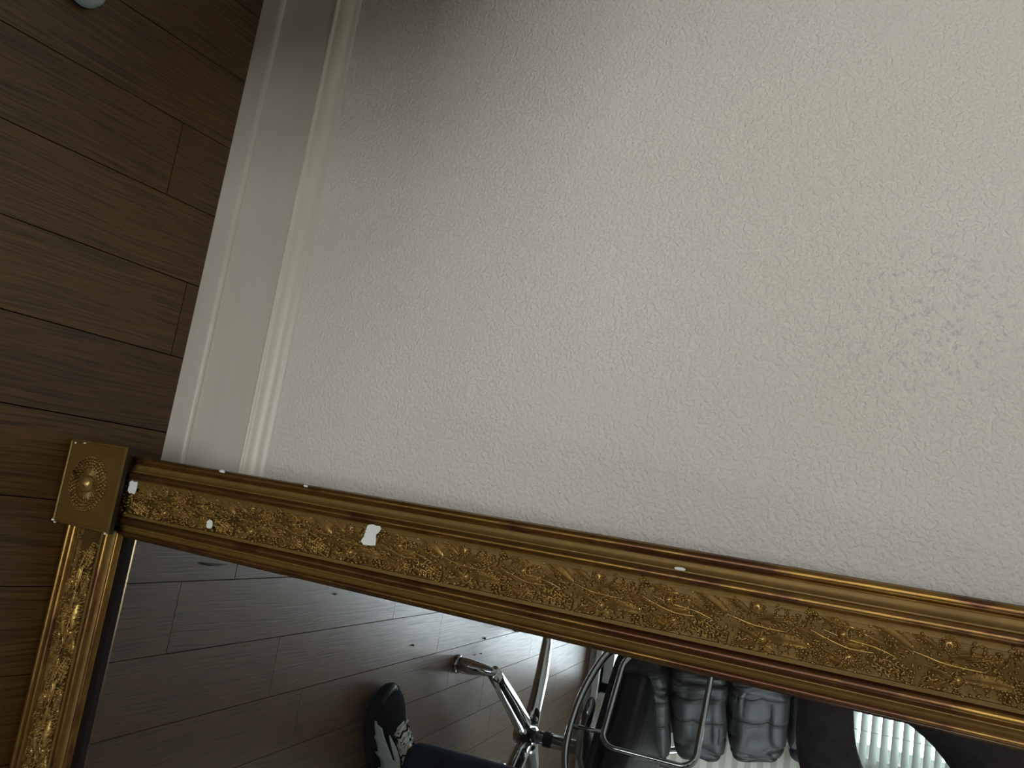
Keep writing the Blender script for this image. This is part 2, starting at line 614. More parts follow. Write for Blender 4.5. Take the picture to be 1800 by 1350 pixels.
# ------------------------------------------------------------------ gilded mirror
Q = .8
LEAN = math.asin(.1001)
mir = empty('gilded_mirror', (0, -.1272, 0), (-LEAN, 0, -.0015))
tag(mir, 'large antique gilded mirror with corner blocks leaning against the pale wall', 'mirror')
# frame coordinates: x = u, z = v, y = -k (towards the viewer is -y)
MU0, MU1 = .0126, .72
MV0, MV1 = .0030, 1.215


def arc(cx, cz, r, a0, a1, n, ry=None):
    return [(cx + r * cos(radians(a0 + (a1 - a0) * i / n)), cz + (ry or r) * sin(radians(a0 + (a1 - a0) * i / n))) for i in range(n + 1)]


# profile (w,k, material index of the segment that follows): 0 roll, 1 cove, 2 band, 3 dark edge
P = []


def seg(pts, mi):
    for p_ in pts:
        P.append((p_[0], p_[1], mi))


seg([(.0, -.014), (.0, .002)], 3)
seg(arc(.0062, .0035, .0060, 180, 20, 8, .0060), 0)
seg([(.0134, .0062), (.0146, .0068)], 1)
seg([(.0170, .0066), (.0198, .0072), (.0222, .0092), (.0236, .0112), (.0250, .0114)], 1)
seg(arc(.0312, .0120, .0058, 170, 5, 8, .0062), 0)
seg([(.0372, .0122), (.0378, .0126)], 1)
seg([(.0430, .0138), (.0434, .0112)], 1)
seg([(.0500, .0106), (.0700, .0094), (.0880, .0076), (.0910, .0080)], 2)
seg([(.0914, .0104), (.0958, .0100)], 1)
seg([(.0964, .0070)], 0)
seg(arc(.1030, .0066, .0058, 165, 12, 8, .0060), 0)
seg([(.1100, .0060), (.1112, .0062)], 1)
seg([(.1130, .0038), (.1150, .0030), (.1172, .0040), (.1182, .0056)], 1)
seg(arc(.1222, .0040, .0040, 150, 15, 6, .0040), 0)
seg([(.1268, .0018)], 0)
seg([(.1290, .0)], 3)
seg([(.1290, -.0125)], 3)
seg([(.1230, -.0125), (.1230, -.014)], 3)
P = [(a, b, m) for a, b, m in P]
RAILM = [M_GOLD_ROLL, M_GOLD_COVE, M_GOLD_BAND, M_DARKWOOD]


def rail_mesh(length, name):
    n = len(P)
    v, f, m = [], [], []
    steps = max(2, int(length / .01))
    for s_ in range(steps + 1):
        for j, (a, b, mm) in enumerate(P):
            v.append((a * Q, -b * Q, length * s_ / steps))
    b_ = MB()
    b_.v = v
    for s_ in range(steps):
        for j in range(n):
            l = (j + 1) % n
            b_.f.append((s_ * n + j, s_ * n + l, (s_ + 1) * n + l, (s_ + 1) * n + j))
            b_.m.append(P[j][2])
    b_.f += [tuple(range(n)), tuple(steps * n + j for j in reversed(range(n)))]
    b_.m += [3, 3]
    return b_.mesh(name, RAILM, radians(40), weld=False)


BK = .110      # block size
RS = BK - .0130  # rails run in under the block plate
rails = {}
Lv = MV1 - MV0 - 2 * RS
Lh = MU1 - MU0 - 2 * RS
rv = rail_mesh(Lv, 'rail')
rh = rail_mesh(Lh, 'rail')
rails['left'] = obj('frame_rail', rv, mir, (MU0, 0, MV0 + RS))
rails['bottom'] = obj('frame_rail', rh, mir, (MU1 - RS, 0, MV0), (0, -pi / 2, 0))
rails['right'] = obj('frame_rail', rv, mir, (MU1, 0, MV1 - RS), (0, pi, 0))
rails['top'] = obj('frame_rail', rh, mir, (MU0 + RS, 0, MV1), (0, pi / 2, 0))
obj('mirror_glass', MB().box(MU0 + .085, MU1 - .085, .0095, .0125, MV0 + .085, MV1 - .085).mesh('glass', M_MIRROR, False), mir)
obj('back_board', MB().box(MU0 + .02, MU1 - .02, .0126, .0150, MV0 + .02, MV1 - .02).mesh('back', M_DARKWOOD, False), mir)

# corner blocks with rosette
bb = MB()
e = .0025
b0 = BK / 2


def block_mesh():
    b_ = MB()
    lv = [(b0 - .010, .0110), (b0 - .010, -.0185), (b0, -.0200), (b0, -.0262), (b0 - .0010, -.0276), (b0 - .0032, -.0280), (b0 - .0044, -.0274), (b0 - .0048, -.0274)]
    v = []
    for r, y_ in lv:
        v += [(-r, y_, -r), (r, y_, -r), (r, y_, r), (-r, y_, r)]
    f = [(0, 1, 2, 3), tuple(4 * (len(lv) - 1) + i for i in (3, 2, 1, 0))]
    for i in range(len(lv) - 1):
        for j in range(4):
            f.append((4 * i + j, 4 * i + (j + 1) % 4, 4 * i + 4 + (j + 1) % 4, 4 * i + 4 + j))
    b_.add(v, f)
    for i in range(2 + 4 * 3):
        if i > 1:
            b_.m[i] = 1
    return b_.mesh('block', [M_GOLD_BLOCK, M_SIDE_SHADE], radians(25))


blk = block_mesh()
YT = -.0274


def turned(mb, hf=1.45):
    """z-up relief -> sticks out towards -y"""
    mb.v = [(p_[0], -p_[2] * hf, p_[1]) for p_ in mb.v]
    return mb


dome = MB()
dome.lathe([(.0112, 0), (.0112, .0012), (.0104, .0044), (.0082, .0070), (.0050, .0085), (.0020, .0090), (.0002, .0091)], seg=24)
dome_m = turned(dome, 1.0).mesh('dome', M_GOLD_ORN)
ray_ = MB()
for i in range(26):
    a = 2 * pi * i / 26
    rr = .0195 if i % 2 else .0175
    ca, sa = cos(a), sin(a)
    wdt = .0016
    ray_.add([(ca * .0108 - sa * wdt, sa * .0108 + ca * wdt, .0006), (ca * .0108 + sa * wdt, sa * .0108 - ca * wdt, .0006),
              (ca * .0108, sa * .0108, .0018), (ca * rr - sa * wdt * 1.4, sa * rr + ca * wdt * 1.4, .0), (ca * rr + sa * wdt * 1.4, sa * rr - ca * wdt * 1.4, .0), (ca * rr * 1.04, sa * rr * 1.04, .0008)],
             [(0, 2, 5, 3), (2, 1, 4, 5), (0, 3, 4, 1), (0, 1, 2), (3, 5, 4)])
ray_m = turned(ray_, 1.0).mesh('sunburst', M_GOLD_BLOCK, False)
bead_parts = []
bead = MB()
bead.ball((0, 0, .0004), (.0013, .0021, .0019), 8, 5)
bead_m = turned(bead).mesh('bead', M_GOLD_ORN)
for (cu, cv) in ((MU0 + BK / 2 - .0100, MV0 + BK / 2 - .002), (MU1 - BK / 2 + .0088, MV0 + BK / 2 - .001),
                 (MU0 + BK / 2 - .0088, MV1 - BK / 2 + .001), (MU1 - BK / 2 + .0088, MV1 - BK / 2 + .001)):
    blo = obj('corner_block', blk, mir, (cu, 0, cv))
    obj('rosette_dome', dome_m, blo, (-.0005, YT, 0))
    obj('rosette_sunburst', ray_m, blo, (-.0005, YT, 0))
    wreath = MB()
    rs = random.Random(3)
    for ring, cnt in ((.0225, 30), (.0265, 34), (.0305, 40), (.0338, 44)):
        for i in range(cnt):
            a = 2 * pi * i / cnt + ring * 40
            r = ring + rs.uniform(-.0006, .0006)
            t0 = MB().ball((0, 0, 0), (.0012, .0022, .0036 - (ring - .022) * .03), 7, 5)
            tw = a + (.6 if int(ring * 1000) % 2 else -.5)
            wreath.add([(r * cos(a) + p_[0] * cos(tw) - p_[1] * sin(tw), r * sin(a) + p_[0] * sin(tw) + p_[1] * cos(tw), p_[2] + .0004) for p_ in t0.v], t0.f)
    wo = obj('rosette_wreath', turned(wreath, 1.2).mesh('wreath', M_GOLD_ORN), blo, (-.0005, YT, 0))
    wo['kind'] = 'stuff'


# ---- ornament pieces. local: x across (u), y along (v), z height; converted by turned()
def leaf_mesh(L, Wd, teeth=9, h=.0026, bend=.1, name='leaf'):
    """serrated leaf from base (0,0) to tip (0,L)"""
    b_ = MB()
    n, mcount = teeth * 2, 4
    rows = []
    for i in range(n + 1):
        t = i / n
        w = Wd / 2 * (sin(pi * min(1, t * .93 + .05)) ** .75)
        if i % 2:
            w *= 1.14
        else:
            w *= .84
        if i == n:
            w = .00005
        cx = bend * L * sin(pi * t)
        row = []
        for j in range(-mcount, mcount + 1):
            s_ = j / mcount
            z = h * (.35 + .75 * (1 - abs(s_)) ** .6 * sin(pi * min(.97, t + .12)) + (.18 if (i + abs(j)) % 2 else -.10))
            if abs(j) == mcount:
                z = -.0006
            if j == 0:
                z += h * .28
            row.append((cx + s_ * w, t * L - abs(s_) * L * .06, z))
        rows.append(row)
    v = [p_ for r in rows for p_ in r]
    c = 2 * mcount + 1
    f = [(i * c + j, i * c + j + 1, (i + 1) * c + j + 1, (i + 1) * c + j) for i in range(n) for j in range(c - 1)]
    b_.add(v, f)
    return turned(b_).mesh(name, M_GOLD_ORN, radians(50))


def lance_mesh(L, Wd, h=.0018):
    b_ = MB()
    n = 10
    rim = []
    for i in range(n + 1):
        t = i / n
        rim.append((Wd / 2 * sin(pi * t), t * L))
    pts = [(x_, y_, h * .7) for x_, y_ in rim] + [(-x_, y_, h * .7) for x_, y_ in reversed(rim[1:-1])]
    b_.tube(pts, .0007, 6, closed=True, up=(0, 0, 1))
    v, f = [], []
    for i in range(n + 1):
        x_, y_ = rim[i]
        v += [(-x_, y_, .0003), (-x_ * .5, y_, h * .55), (0, y_, h * .95), (x_ * .5, y_, h * .55), (x_, y_, .0003)]
    for i in range(n):
        for j in range(4):
            f.append((i * 5 + j, i * 5 + j + 1, i * 5 + 6 + j, i * 5 + 5 + j))
    b_.add(v, f)
    return turned(b_).mesh('leaflet', M_GOLD_ORN, radians(50))


def acorn_mesh(r=.0040, L=.0125):
    b_ = MB()
    b_.ball((0, L * .62, .0008), (r, L * .42, .0038), 12, 8)
    for i in range(9):
        a = pi * i / 8
        b_.ball((r * 1.15 * cos(a), L * .30 + .0012 * sin(a), .0036 * sin(a)), (.0012, .0016, .0012), 6, 4)
    b_.tube([(0, L * .25, .001), (.001, 0, .0006), (.0008, -.003, .0002)], .0008, 6)
    b_.tube([(r * 1.5 * cos(a_), L * .60 + L * .47 * sin(a_), .0004) for a_ in [2 * pi * i / 18 for i in range(18)]], .0007, 5, closed=True, up=(0, 0, 1))
    return turned(b_).mesh('acorn', M_GOLD_ORN)


def rosette_mesh(r=.0066):
    b_ = MB()
    for i in range(14):
        a = 2 * pi * i / 14
        b_.ball((r * .93 * cos(a), r * .93 * sin(a), .0006), (.0011, .0011, .0016), 6, 4)
    b_.lathe([(r * .86, 0), (r * .78, .0016), (r * .3, .0020), (.0001, .0022)], seg=14)
    for i in range(8):
        a = 2 * pi * i / 8
        b_.ball((r * .55 * cos(a), r * .55 * sin(a), .0022), (.0012, .0012, .0015), 6, 4)
    b_.ball((0, 0, .0026), (.0014, .0014, .0016), 7, 5)
    return turned(b_).mesh('berry_rosette', M_GOLD_ORN)


def berries_mesh(seed, n=7, spread=.0042, r=.0014):
    b_ = MB()
    rs = random.Random(seed)
    for i in range(n):
        a = 2 * pi * i / (n - 1)
        d = 0 if i == n - 1 else spread * rs.uniform(.55, .85)
        q = r * rs.uniform(.85, 1.2)
        b_.ball((d * cos(a), d * sin(a), .0009), (q, q, q * 1.35), 7, 5)
    return turned(b_).mesh('berry_cluster', M_GOLD_ORN)


def bud_mesh(seed, n=9, Rr=.0075):
    b_ = MB()
    rs = random.Random(seed)
    for i in range(n):
        a = 2 * pi * i / n + rs.uniform(-.2, .2)
        d = Rr * rs.uniform(.35, .85)
        t0 = MB().ball((0, 0, .0006), (.0011, .0024, .0026), 7, 5)
        tw = a + rs.uniform(-.7, .7)
        b_.add([(d * cos(a) + p_[0] * cos(tw) - p_[1] * sin(tw), d * sin(a) + p_[0] * sin(tw) + p_[1] * cos(tw), p_[2]) for p_ in t0.v], t0.f)
    return turned(b_).mesh('bud_cluster', M_GOLD_ORN)


def ear_mesh(L=.030, rows=7, w=.0062):
    """fern or wheat ear: pairs of long grains on a rib"""
    b_ = MB()
    b_.tube([(0, 0, .0008), (.0006, L * .5, .0014), (0, L, .0006)], .0007, 6)
    for i in range(rows):
        t = (i + .5) / rows
        ww = w * (1 - .45 * t)
        for sgn in (-1, 1):
            t0 = MB().ball((0, 0, .0006), (.0010, ww * .48, .0020), 7, 5)
            tw = -sgn * .75
            b_.add([(sgn * ww * .42 + p_[0] * cos(tw) - p_[1] * sin(tw), t * L + ww * .25 + p_[0] * sin(tw) + p_[1] * cos(tw), p_[2]) for p_ in t0.v], t0.f)
    return turned(b_).mesh('wheat_ear', M_GOLD_ORN)


def stem_mesh(pts, r=.00105):
    """smooth a few control points (x,y)"""
    out = []
    pts = [Vector((p_[0], p_[1], .0010)) for p_ in pts]
    pp = [pts[0]] + pts + [pts[-1]]
    for i in range(1, len(pp) - 2):
        for q in range(6):
            t = q / 6
            a, b, c, d = pp[i - 1], pp[i], pp[i + 1], pp[i + 2]
            out.append(.5 * ((2 * b) + (c - a) * t + (2 * a - 5 * b + 4 * c - d) * t * t + (3 * b - a - 3 * c + d) * t ** 3))
    out.append(pts[-1])
    n = len(out)
    b_ = MB().tube(out, [r * (.55 + .45 * sin(pi * (i + .5) / n)) for i in range(n)], 7, up=(0, 0, 1))
    return turned(b_).mesh('stem', M_GOLD_ORN)


ZB = -.0096 * Q      # ground of the band, k value * -1 (bit above)
PITCH = .1424


def aim(x, y, x2, y2):
    """rotation about the relief normal so +y(local along) goes from p to p2; returns angle for y-axis rotation"""
    return math.atan2(x2 - x, y2 - y)


# kind, mesh, s (distance across from outer edge), t (along, from the upper acorn), angle
U0 = MU0
sU = lambda u: u - U0
LIB = {}


def pc(kind, me, u, t, ang=0.0, scale=1.0):
    PIECES.append((kind, me, sU(u), t, ang, scale))


PIECES = []
m_leafA = leaf_mesh(.0370, .0118, 9, .0030, .06)
m_leafB = leaf_mesh(.0350, .0058, 10, .0024, -.05)
m_leafC = leaf_mesh(.0405, .0125, 10, .0030, -.06)
m_leafD = leaf_mesh(.0260, .0070, 7, .0024, .08)
m_lance1 = lance_mesh(.0225, .0068)
m_lance2 = lance_mesh(.0245, .0050)
m_lance3 = lance_mesh(.0300, .0075)
m_ac = acorn_mesh()
m_ac2 = acorn_mesh(.0046, .0110)
m_ros = rosette_mesh(.0068)
m_ros2 = rosette_mesh(.0062)
m_ber = berries_mesh(1)
m_ber2 = berries_mesh(5, 8, .0050, .0015)
m_bud = bud_mesh(2, 9, .0075)
m_bud2 = bud_mesh(8, 11, .0085)
m_bud3 = bud_mesh(14, 8, .0060)
m_ear = ear_mesh(.0300, 8, .0085)
m_ear2 = ear_mesh(.0240, 7, .0070)
# row of the outer side
pc('acorn', m_ac, .0570, .0015, radians(172))
pc('leaf', m_leafA, .0600, .0440, aim(.0600, .0440, .0462, .0115))
pc('leaf', m_leafB, .0625, .0400, aim(.0625, .0400, .0535, .0035))
pc('berry_cluster', m_ber, .0492, .0492)
pc('berry_rosette', m_ros, .0505, .0680)
pc('leaf', m_leafD, .0560, .0620, aim(.056, .062, .0500, .046))
pc('bud_cluster', m_bud, .0510, .0875)
pc('bud_cluster', m_bud2, .0565, .1020)
pc('berry_cluster', m_ber2, .0475, .1110)
pc('bud_cluster', m_bud3, .0500, .1290)
# centre stems
pc('stem', stem_mesh([(0, 0), (.0040, .0180), (.0062, .0400), (.0105, .0560)]), .0570, -.0230)
pc('stem', stem_mesh([(0, 0), (.0030, .0140), (.0060, .0300), (.0066, .0560)]), .0590, .0380)
pc('stem', stem_mesh([(0, 0), (.0055, .0160), (.0092, .0320), (.0086, .0500)]), .0590, .1100)
pc('leaflet', m_lance1, .0640, .0590, radians(3))
pc('leaflet', m_lance2, .0640, -.0095, radians(-5))
pc('leaflet', m_lance3, .0640, .1270, radians(2))
pc('leaf', m_leafB, .0590, .0700, aim(.0590, .0700, .0560, .1050))
pc('leaf', m_leafD, .0480, .1200, aim(.0480, .1200, .0520, .1440))
pc('leaf', m_leafD, .0540, .1420, aim(.0540, .1420, .0470, .1200))
pc('wheat_ear', m_ear2, .0600, .0800, aim(.0600, .0800, .0530, .1030))
pc('leaf', m_leafB, .0640, .1240, aim(.0640, .1240, .0570, .0900))
pc('berry_cluster', m_ber2, .0560, .0280)
pc('bud_cluster', m_bud3, .0520, -.0080)
pc('leaf', m_leafB, .0690, .0520, aim(.0690, .0520, .0820, .0850))
pc('leaf', m_leafD, .0830, .0500, aim(.0830, .0500, .0760, .0720))
pc('bud_cluster', m_bud, .0790, .0420)
pc('bud_cluster', m_bud2, .0710, .0950)
pc('leaf', m_leafB, .0820, .1420, aim(.0820, .1420, .0720, .1120))
pc('wheat_ear', m_ear2, .0730, .1300, aim(.0730, .1300, .0800, .1520))
# row of the inner side
pc('berry_rosette', m_ros, .0765, -.0010)
pc('leaf', m_leafD, .0730, -.0200, aim(.073, -.020, .0775, .002))
pc('wheat_ear', m_ear, .0660, .0160, aim(.066, .016, .0775, .0430))
pc('wheat_ear', m_ear2, .0720, .0110, aim(.072, .011, .0810, .0360))
pc('berry_cluster', m_ber, .0765, .0560)
pc('acorn', m_ac2, .0725, .0690, radians(20))
pc('leaf', m_leafC, .0735, .0770, aim(.0735, .0770, .0745, .1170))
pc('berry_cluster', m_ber2, .0800, .1060)
pc('berry_rosette', m_ros2, .0785, .1224)
pc('bud_cluster', m_bud3, .0700, .1150)
NQ = 4
grains = [MB() for _ in range(NQ)]
rs = random.Random(21)
for i in range(330):
    u_ = rs.uniform(.0470, .0855) - U0
    t_ = rs.uniform(0, PITCH)
    r_ = rs.uniform(.0007, .0013)
    a_ = rs.gauss(-.25, .55)
    t0 = MB().ball((0, 0, .0003), (r_, r_ * rs.uniform(1.2, 2.6), r_ * 1.5), 6, 4)
    grains[min(NQ - 1, int(t_ / PITCH * NQ))].add([(u_ + p_[0] * cos(a_) - p_[1] * sin(a_), t_ + p_[0] * sin(a_) + p_[1] * cos(a_), p_[2]) for p_ in t0.v], t0.f)
grain_m = [turned(g_).mesh('grain', M_GOLD_ORN) for g_ in grains]


def ground_k(s_):
    w = s_ / Q
    return Q * (.0106 + (w - .05) * (-.0030 / .038))


def dress(rail, L, t_first):
    """individual relief pieces along a rail"""
    c = 0
    while t_first + c * PITCH - .03 < L:
        base = t_first + c * PITCH
        for kind, me, s_, t, ang, sc in PIECES:
            tt = base + t
            if tt < .012 or tt > L - .012:
                continue
            if kind in ('stem', 'leaf', 'leaflet', 'wheat_ear') and (tt > L - .05 or tt < .03):
                if kind == 'stem' or tt > L - .045:
                    continue
            obj(kind, me, rail, (s_, -ground_k(s_), tt), (0, ang, 0))
        for q in range(NQ):
            if base + PITCH * q / NQ > -.035 and base + PITCH * (q + 1) / NQ < L:
                g = obj('small_grains', grain_m[q], rail, (0, -ground_k(.045), base))
                g['kind'] = 'stuff'
        c += 1


def dress_joined(rail, L, t_first):
    b_ = MB()
    c = 0
    while t_first + c * PITCH < L:
        for kind, me, s_, t, ang, sc in PIECES:
            tt = t_first + c * PITCH + t
            if .03 < tt < L - .05:
                R_ = Matrix.Rotation(ang, 4, 'Y')
                b_.add([R_ @ v_.co + Vector((s_, -ground_k(s_), tt)) for v_ in me.vertices], [tuple(p_.vertices) for p_ in me.polygons])
        c += 1
    o = obj('relief_ornament', b_.mesh('relief', M_GOLD_ORN, True, weld=False), rail)
    o['kind'] = 'stuff'


first = .6757 - (MV0 + RS)
first -= 5 * PITCH
assert first < PITCH
dress(rails['left'], Lv, first)
dress(rails['bottom'], Lh, .02)
dress_joined(rails['right'], Lv, .03)
dress_joined(rails['top'], Lh, .03)


# white gesso losses on the left rail and block
def flake(name, cu, cv, pts, k, thick=.0012, parent=mir):
    n = len(pts)
    v = [(cu + x_, -k, cv + y_) for x_, y_ in pts] + [(cu + x_, -k - thick, cv + y_) for x_, y_ in pts]
    f = [(i, (i + 1) % n, n + (i + 1) % n, n + i) for i in range(n)] + [tuple(range(n)), tuple(n + i for i in reversed(range(n)))]
    return obj(name, MB().add(v, f).mesh(name, M_GESSO, False), parent)


def ragged(rx, ry, n, seed, p_=1.0):
    rs = random.Random(seed)
    out = []
    for i in range(n):
        a = 2 * pi * i / n
        m = 1 / max(abs(cos(a)), abs(sin(a))) ** .75
        q = rs.uniform(.86, 1.06) * m
        out.append((rx * q * cos(a), ry * q * sin(a)))
    return out


flake('bare_gesso_patch', .0516, .1175, ragged(.0080, .0078, 18, 1), .0112)['label'] = 'white patch where the gilding is lost beside the corner block'
flake('bare_gesso_patch', .0770, .2590, ragged(.0052, .0048, 12, 4), .0105)['label'] = 'small white patch of lost gilding'
flake('bare_gesso_patch', .0528, .4905, [(-.0105, .003), (-.0112, -.002), (-.0095, -.0075), (-.004, -.009), (.002, -.0095), (.0085, -.0125), (.0115, -.0085), (.0108, .0005), (.0098, .0065),
                                        (.0040, .0060), (-.0010, .0050), (-.0050, .0085), (-.0085, .0105), (-.0108, .0080)], .0116)['label'] = 'large white patch of lost gilding on the carved band'
for cu, cv, a, b in ((.0135, .2565, .0016, .0045), (.0140, .3860, .0012, .0030), (.0300, .8190, .0014, .0050)):
    flake('gesso_chip', cu, cv, ragged(a, b, 9, int(cv * 100)), .0066 if cu < .02 else .0145, .0008)
for cu, cv, a, b in ((.0085, .012, .0012, .0012), (.0070, .030, .0008, .0025), (.1105, .0045, .0014, .0030), (.1130, .0085, .0010, .0020), (.1125, .1065, .0014, .0016)):
    flake('gesso_chip', cu, cv, ragged(a, b, 8, int(cv * 999)), .0270, .0010)

# ------------------------------------------------------------------ swivel armchair (seen in the mirror)
BO = Vector((-.034, -.077, 0))
CH = empty('swivel_armchair', (.660, -1.760, 0), (0, 0, radians(41.3)))
tag(CH, 'black leather swivel armchair with polished chrome star base, seen in the mirror', 'chair')
ZH = .155
for i in range(4):
    a = radians(126.8 + 90 * i - 41.3)
    d = Vector((cos(a), sin(a), 0))
    LL = .362
    mb = MB()
    mb.tube([BO + d * .02 + Vector((0, 0, ZH + .004)), BO + d * .08 + Vector((0, 0, ZH + .000)), BO + d * .20 + Vector((0, 0, ZH - .012)), BO + d * .31 + Vector((0, 0, ZH - .028)), BO + d * (LL) + Vector((0, 0, ZH - .038))],
            [.026, .025, .022, .0185, .016], 14, flat=1.35, up=(0, 0, 1))
    lg = obj('leg', mb.mesh('leg', M_CHROME), CH)
    c = BO + d * LL
    obj('foot', MB().lathe([(.020, .012), (.0235, .014), (.0225, .045), (.0175, .085), (.0135, .112), (.0105, .122), (.004, .127)], (c.x, c.y, 0), 20).mesh('foot', M_CHROME), lg)
    obj('glide', MB().lathe([(.025, 0), (.027, .003), (.026, .009), (.020, .012)], (c.x, c.y, .0002), 20).mesh('glide', M_CHROME2), lg)
obj('hub', MB().lathe([(.026, ZH - .035), (.034, ZH - .028), (.035, ZH + .018), (.027, ZH + .030), (.021, ZH + .036)], BO, 24).mesh('hub', M_CHROME), CH)
obj('column', MB().lathe([(.0205, ZH + .03), (.0205, ZH + .16), (.026, ZH + .18), (.05, ZH + .20)], BO, 24).mesh('column', M_CHROME2), CH)
obj('collar', MB().lathe([(.023, ZH + .06), (.0235, ZH + .062), (.0235, ZH + .082), (.023, ZH + .084)], BO, 24).mesh('collar', M_RUBBER), CH)
obj('seat_mount', MB().tube([(-.03, -.36, .402), (-.03, -.25, .372), (-.03, -.14, .354), (-.03, -.01, .354), (-.02, .12, .372), (0, .235, .402)], [.014, .018, .026, .026, .018, .014], 12, flat=2.2, up=(0, 0, 1)).mesh('mount', M_CHROME2), CH)


def smooth_path(pts, n=6, closed=False):
    pts = [Vector(p_) for p_ in pts]
    m = len(pts)
    out = []
    rng = range(m) if closed else range(m - 1)
    for i in rng:
        a = pts[(i - 1) % m] if closed or i > 0 else pts[i]
        b = pts[i]
        c = pts[(i + 1) % m]
        d = pts[(i + 2) % m] if closed or i < m - 2 else c
        for q in range(n):
            t = q / n
            out.append(.5 * ((2 * b) + (c - a) * t + (2 * a - 5 * b + 4 * c - d) * t * t + (3 * b - a - 3 * c + d) * t ** 3))
    if not closed:
        out.append(pts[-1])
    return out


def rounded_loop(x0, x1, z0, z1, rr, y, tilt=0.0):
    """corner radii rr: (x1z0, x1z1, x0z1, x0z0)"""
    out = []
    for (cx, cz, a0, r) in ((x1, z0, -90, rr[0]), (x1, z1, 0, rr[1]), (x0, z1, 90, rr[2]), (x0, z0, 180, rr[3])):
        sx = -1 if cx == x1 else 1
        sz = 1 if cz == z0 else -1
        c = (cx + sx * r, cz + sz * r)
        for q in range(9):
            a = radians(a0 + 90 * q / 8)
            out.append((c[0] + r * cos(a), y, c[1] + r * sin(a)))
    return out


for sgn in (1, -1):
    y = .262 if sgn > 0 else -.395
    lp = rounded_loop(-.205, .112, .463, .706, (.038, .040, .05, .085), y)
    # densify straight runs
    obj('armrest_loop', MB().tube(lp, .0085, 12, closed=True, flat=1.25, up=None).mesh('armrest', M_CHROME), CH)
    rl = smooth_path([(-.30, y * .97, .66), (-.262, y * .97, .56), (-.225, y * .97, .46), (-.16, y * .97, .408), (-.06, y * .97, .380), (.04, y * .97, .370), (.14, y * .97, .376), (.21, y * .97, .398), (.248, y * .97, .430), (.258, y * .97, .462)], 6)
    obj('side_rail', MB().tube(rl, .010, 12, flat=1.5, up=None).mesh('side_rail', M_CHROME), CH)
    obj('arm_bracket', MB().tube([(.075, y, .470), (.075, y * .985, .42), (.075, y * .97, .376)], [.007, .006, .007], 10).mesh('bracket', M_CHROME2), CH)


def pad(name, lx, ly, lz, dims_r, seed, wr=.004, nu=64, nv=40, squash=2.6):
    """superellipsoid cushion; axes lengths lx,ly,lz; creases pressed into the leather"""
    b_ = MB()
    v = []

    def sp(c, e_):
        return math.copysign(abs(c) ** e_, c)
    e1, e2 = dims_r
    for i in range(nv + 1):
        t = -pi / 2 + pi * i / nv
        for k_ in range(nu):
            a = 2 * pi * k_ / nu
            x_ = lx / 2 * sp(cos(t), e1) * sp(cos(a), e2)
            y_ = ly / 2 * sp(cos(t), e1) * sp(sin(a), e2)
            z_ = lz / 2 * sp(sin(t), e1)
            v.append(Vector((x_, y_, z_)))
    f = [(i * nu + k_, i * nu + (k_ + 1) % nu, (i + 1) * nu + (k_ + 1) % nu, (i + 1) * nu + k_) for i in range(nv) for k_ in range(nu)]
    out = []
    for p_ in v:
        q = Vector((p_.x * 6, p_.y * 16 + p_.z * 9, p_.z * 5 - p_.y * 2)) + Vector((seed * 3.1, seed * 1.7, 0))
        c1 = noise.noise(q)
        crease = -math.exp(-(c1 * 9) ** 2) * wr
        c2 = noise.noise(Vector((p_.y * 9 + seed, p_.z * 30, p_.x * 20)))
        d = crease + c2 * wr * .5
        nrm = Vector((p_.x / lx ** 2, p_.y / ly ** 2, p_.z / lz ** 2))
        if nrm.length > 0:
            nrm.normalize()
        out.append(p_ + nrm * d)
    b_.add(out, f)
    return b_.mesh(name, M_LEATHER)


# pads: seat (two cushions) and stacked back pads
obj('seat_shell', pad('seat_shell', .50, .60, .030, (.35, .35), 9, 0.0), CH, (.005, -.065, .440)).data.materials[0] = M_RUBBER
obj('seat_cushion', pad('cushion', .46, .590, .105, (.45, .32), 1, .004), CH, (.03, -.065, .500)).data.materials[0] = M_LEATHER2
LEANB = radians(-14)
bx, bz = -.215, .545
back = [(.150, .062, .075), (.172, .145, .085), (.172, .145, .085), (.165, .140, .080)]
zz = .425
for i, hgt in enumerate((.150, .162, .172, .165)):
    cz = zz + hgt / 2
    d = cz - .5
    xx = -.190 - math.tan(radians(14)) * d + (.012 if i == 0 else 0)
    obj('back_cushion', pad('back', .088, .525, hgt + .004, (.42, .35), 3 + i, .0085, 128, 64), CH, (xx, -.028, cz), (0, LEANB, 0))
    zz += hgt + .002
sh = MB()
n = 10
v, f = [], []
for i in range(n + 1):
    t = i / n
    z_ = .43 + t * .60
    x_ = -.185 - math.tan(radians(14)) * (z_ - .5) - .040 - .02 * sin(pi * t)
    for y_ in (-.235, -.2, -.1, 0, .1, .2, .235):
        v.append((x_ - .012 * (1 - (y_ / .235) ** 2), y_, z_))
for i in range(n):
    for j in range(6):
        f.append((i * 7 + j, i * 7 + j + 1, (i + 1) * 7 + j + 1, (i + 1) * 7 + j))
so = obj('back_shell', MB().add(v, f).mesh('back_shell', M_RUBBER), CH)
md = so.modifiers.new('thick', 'SOLIDIFY')
md.thickness = .012


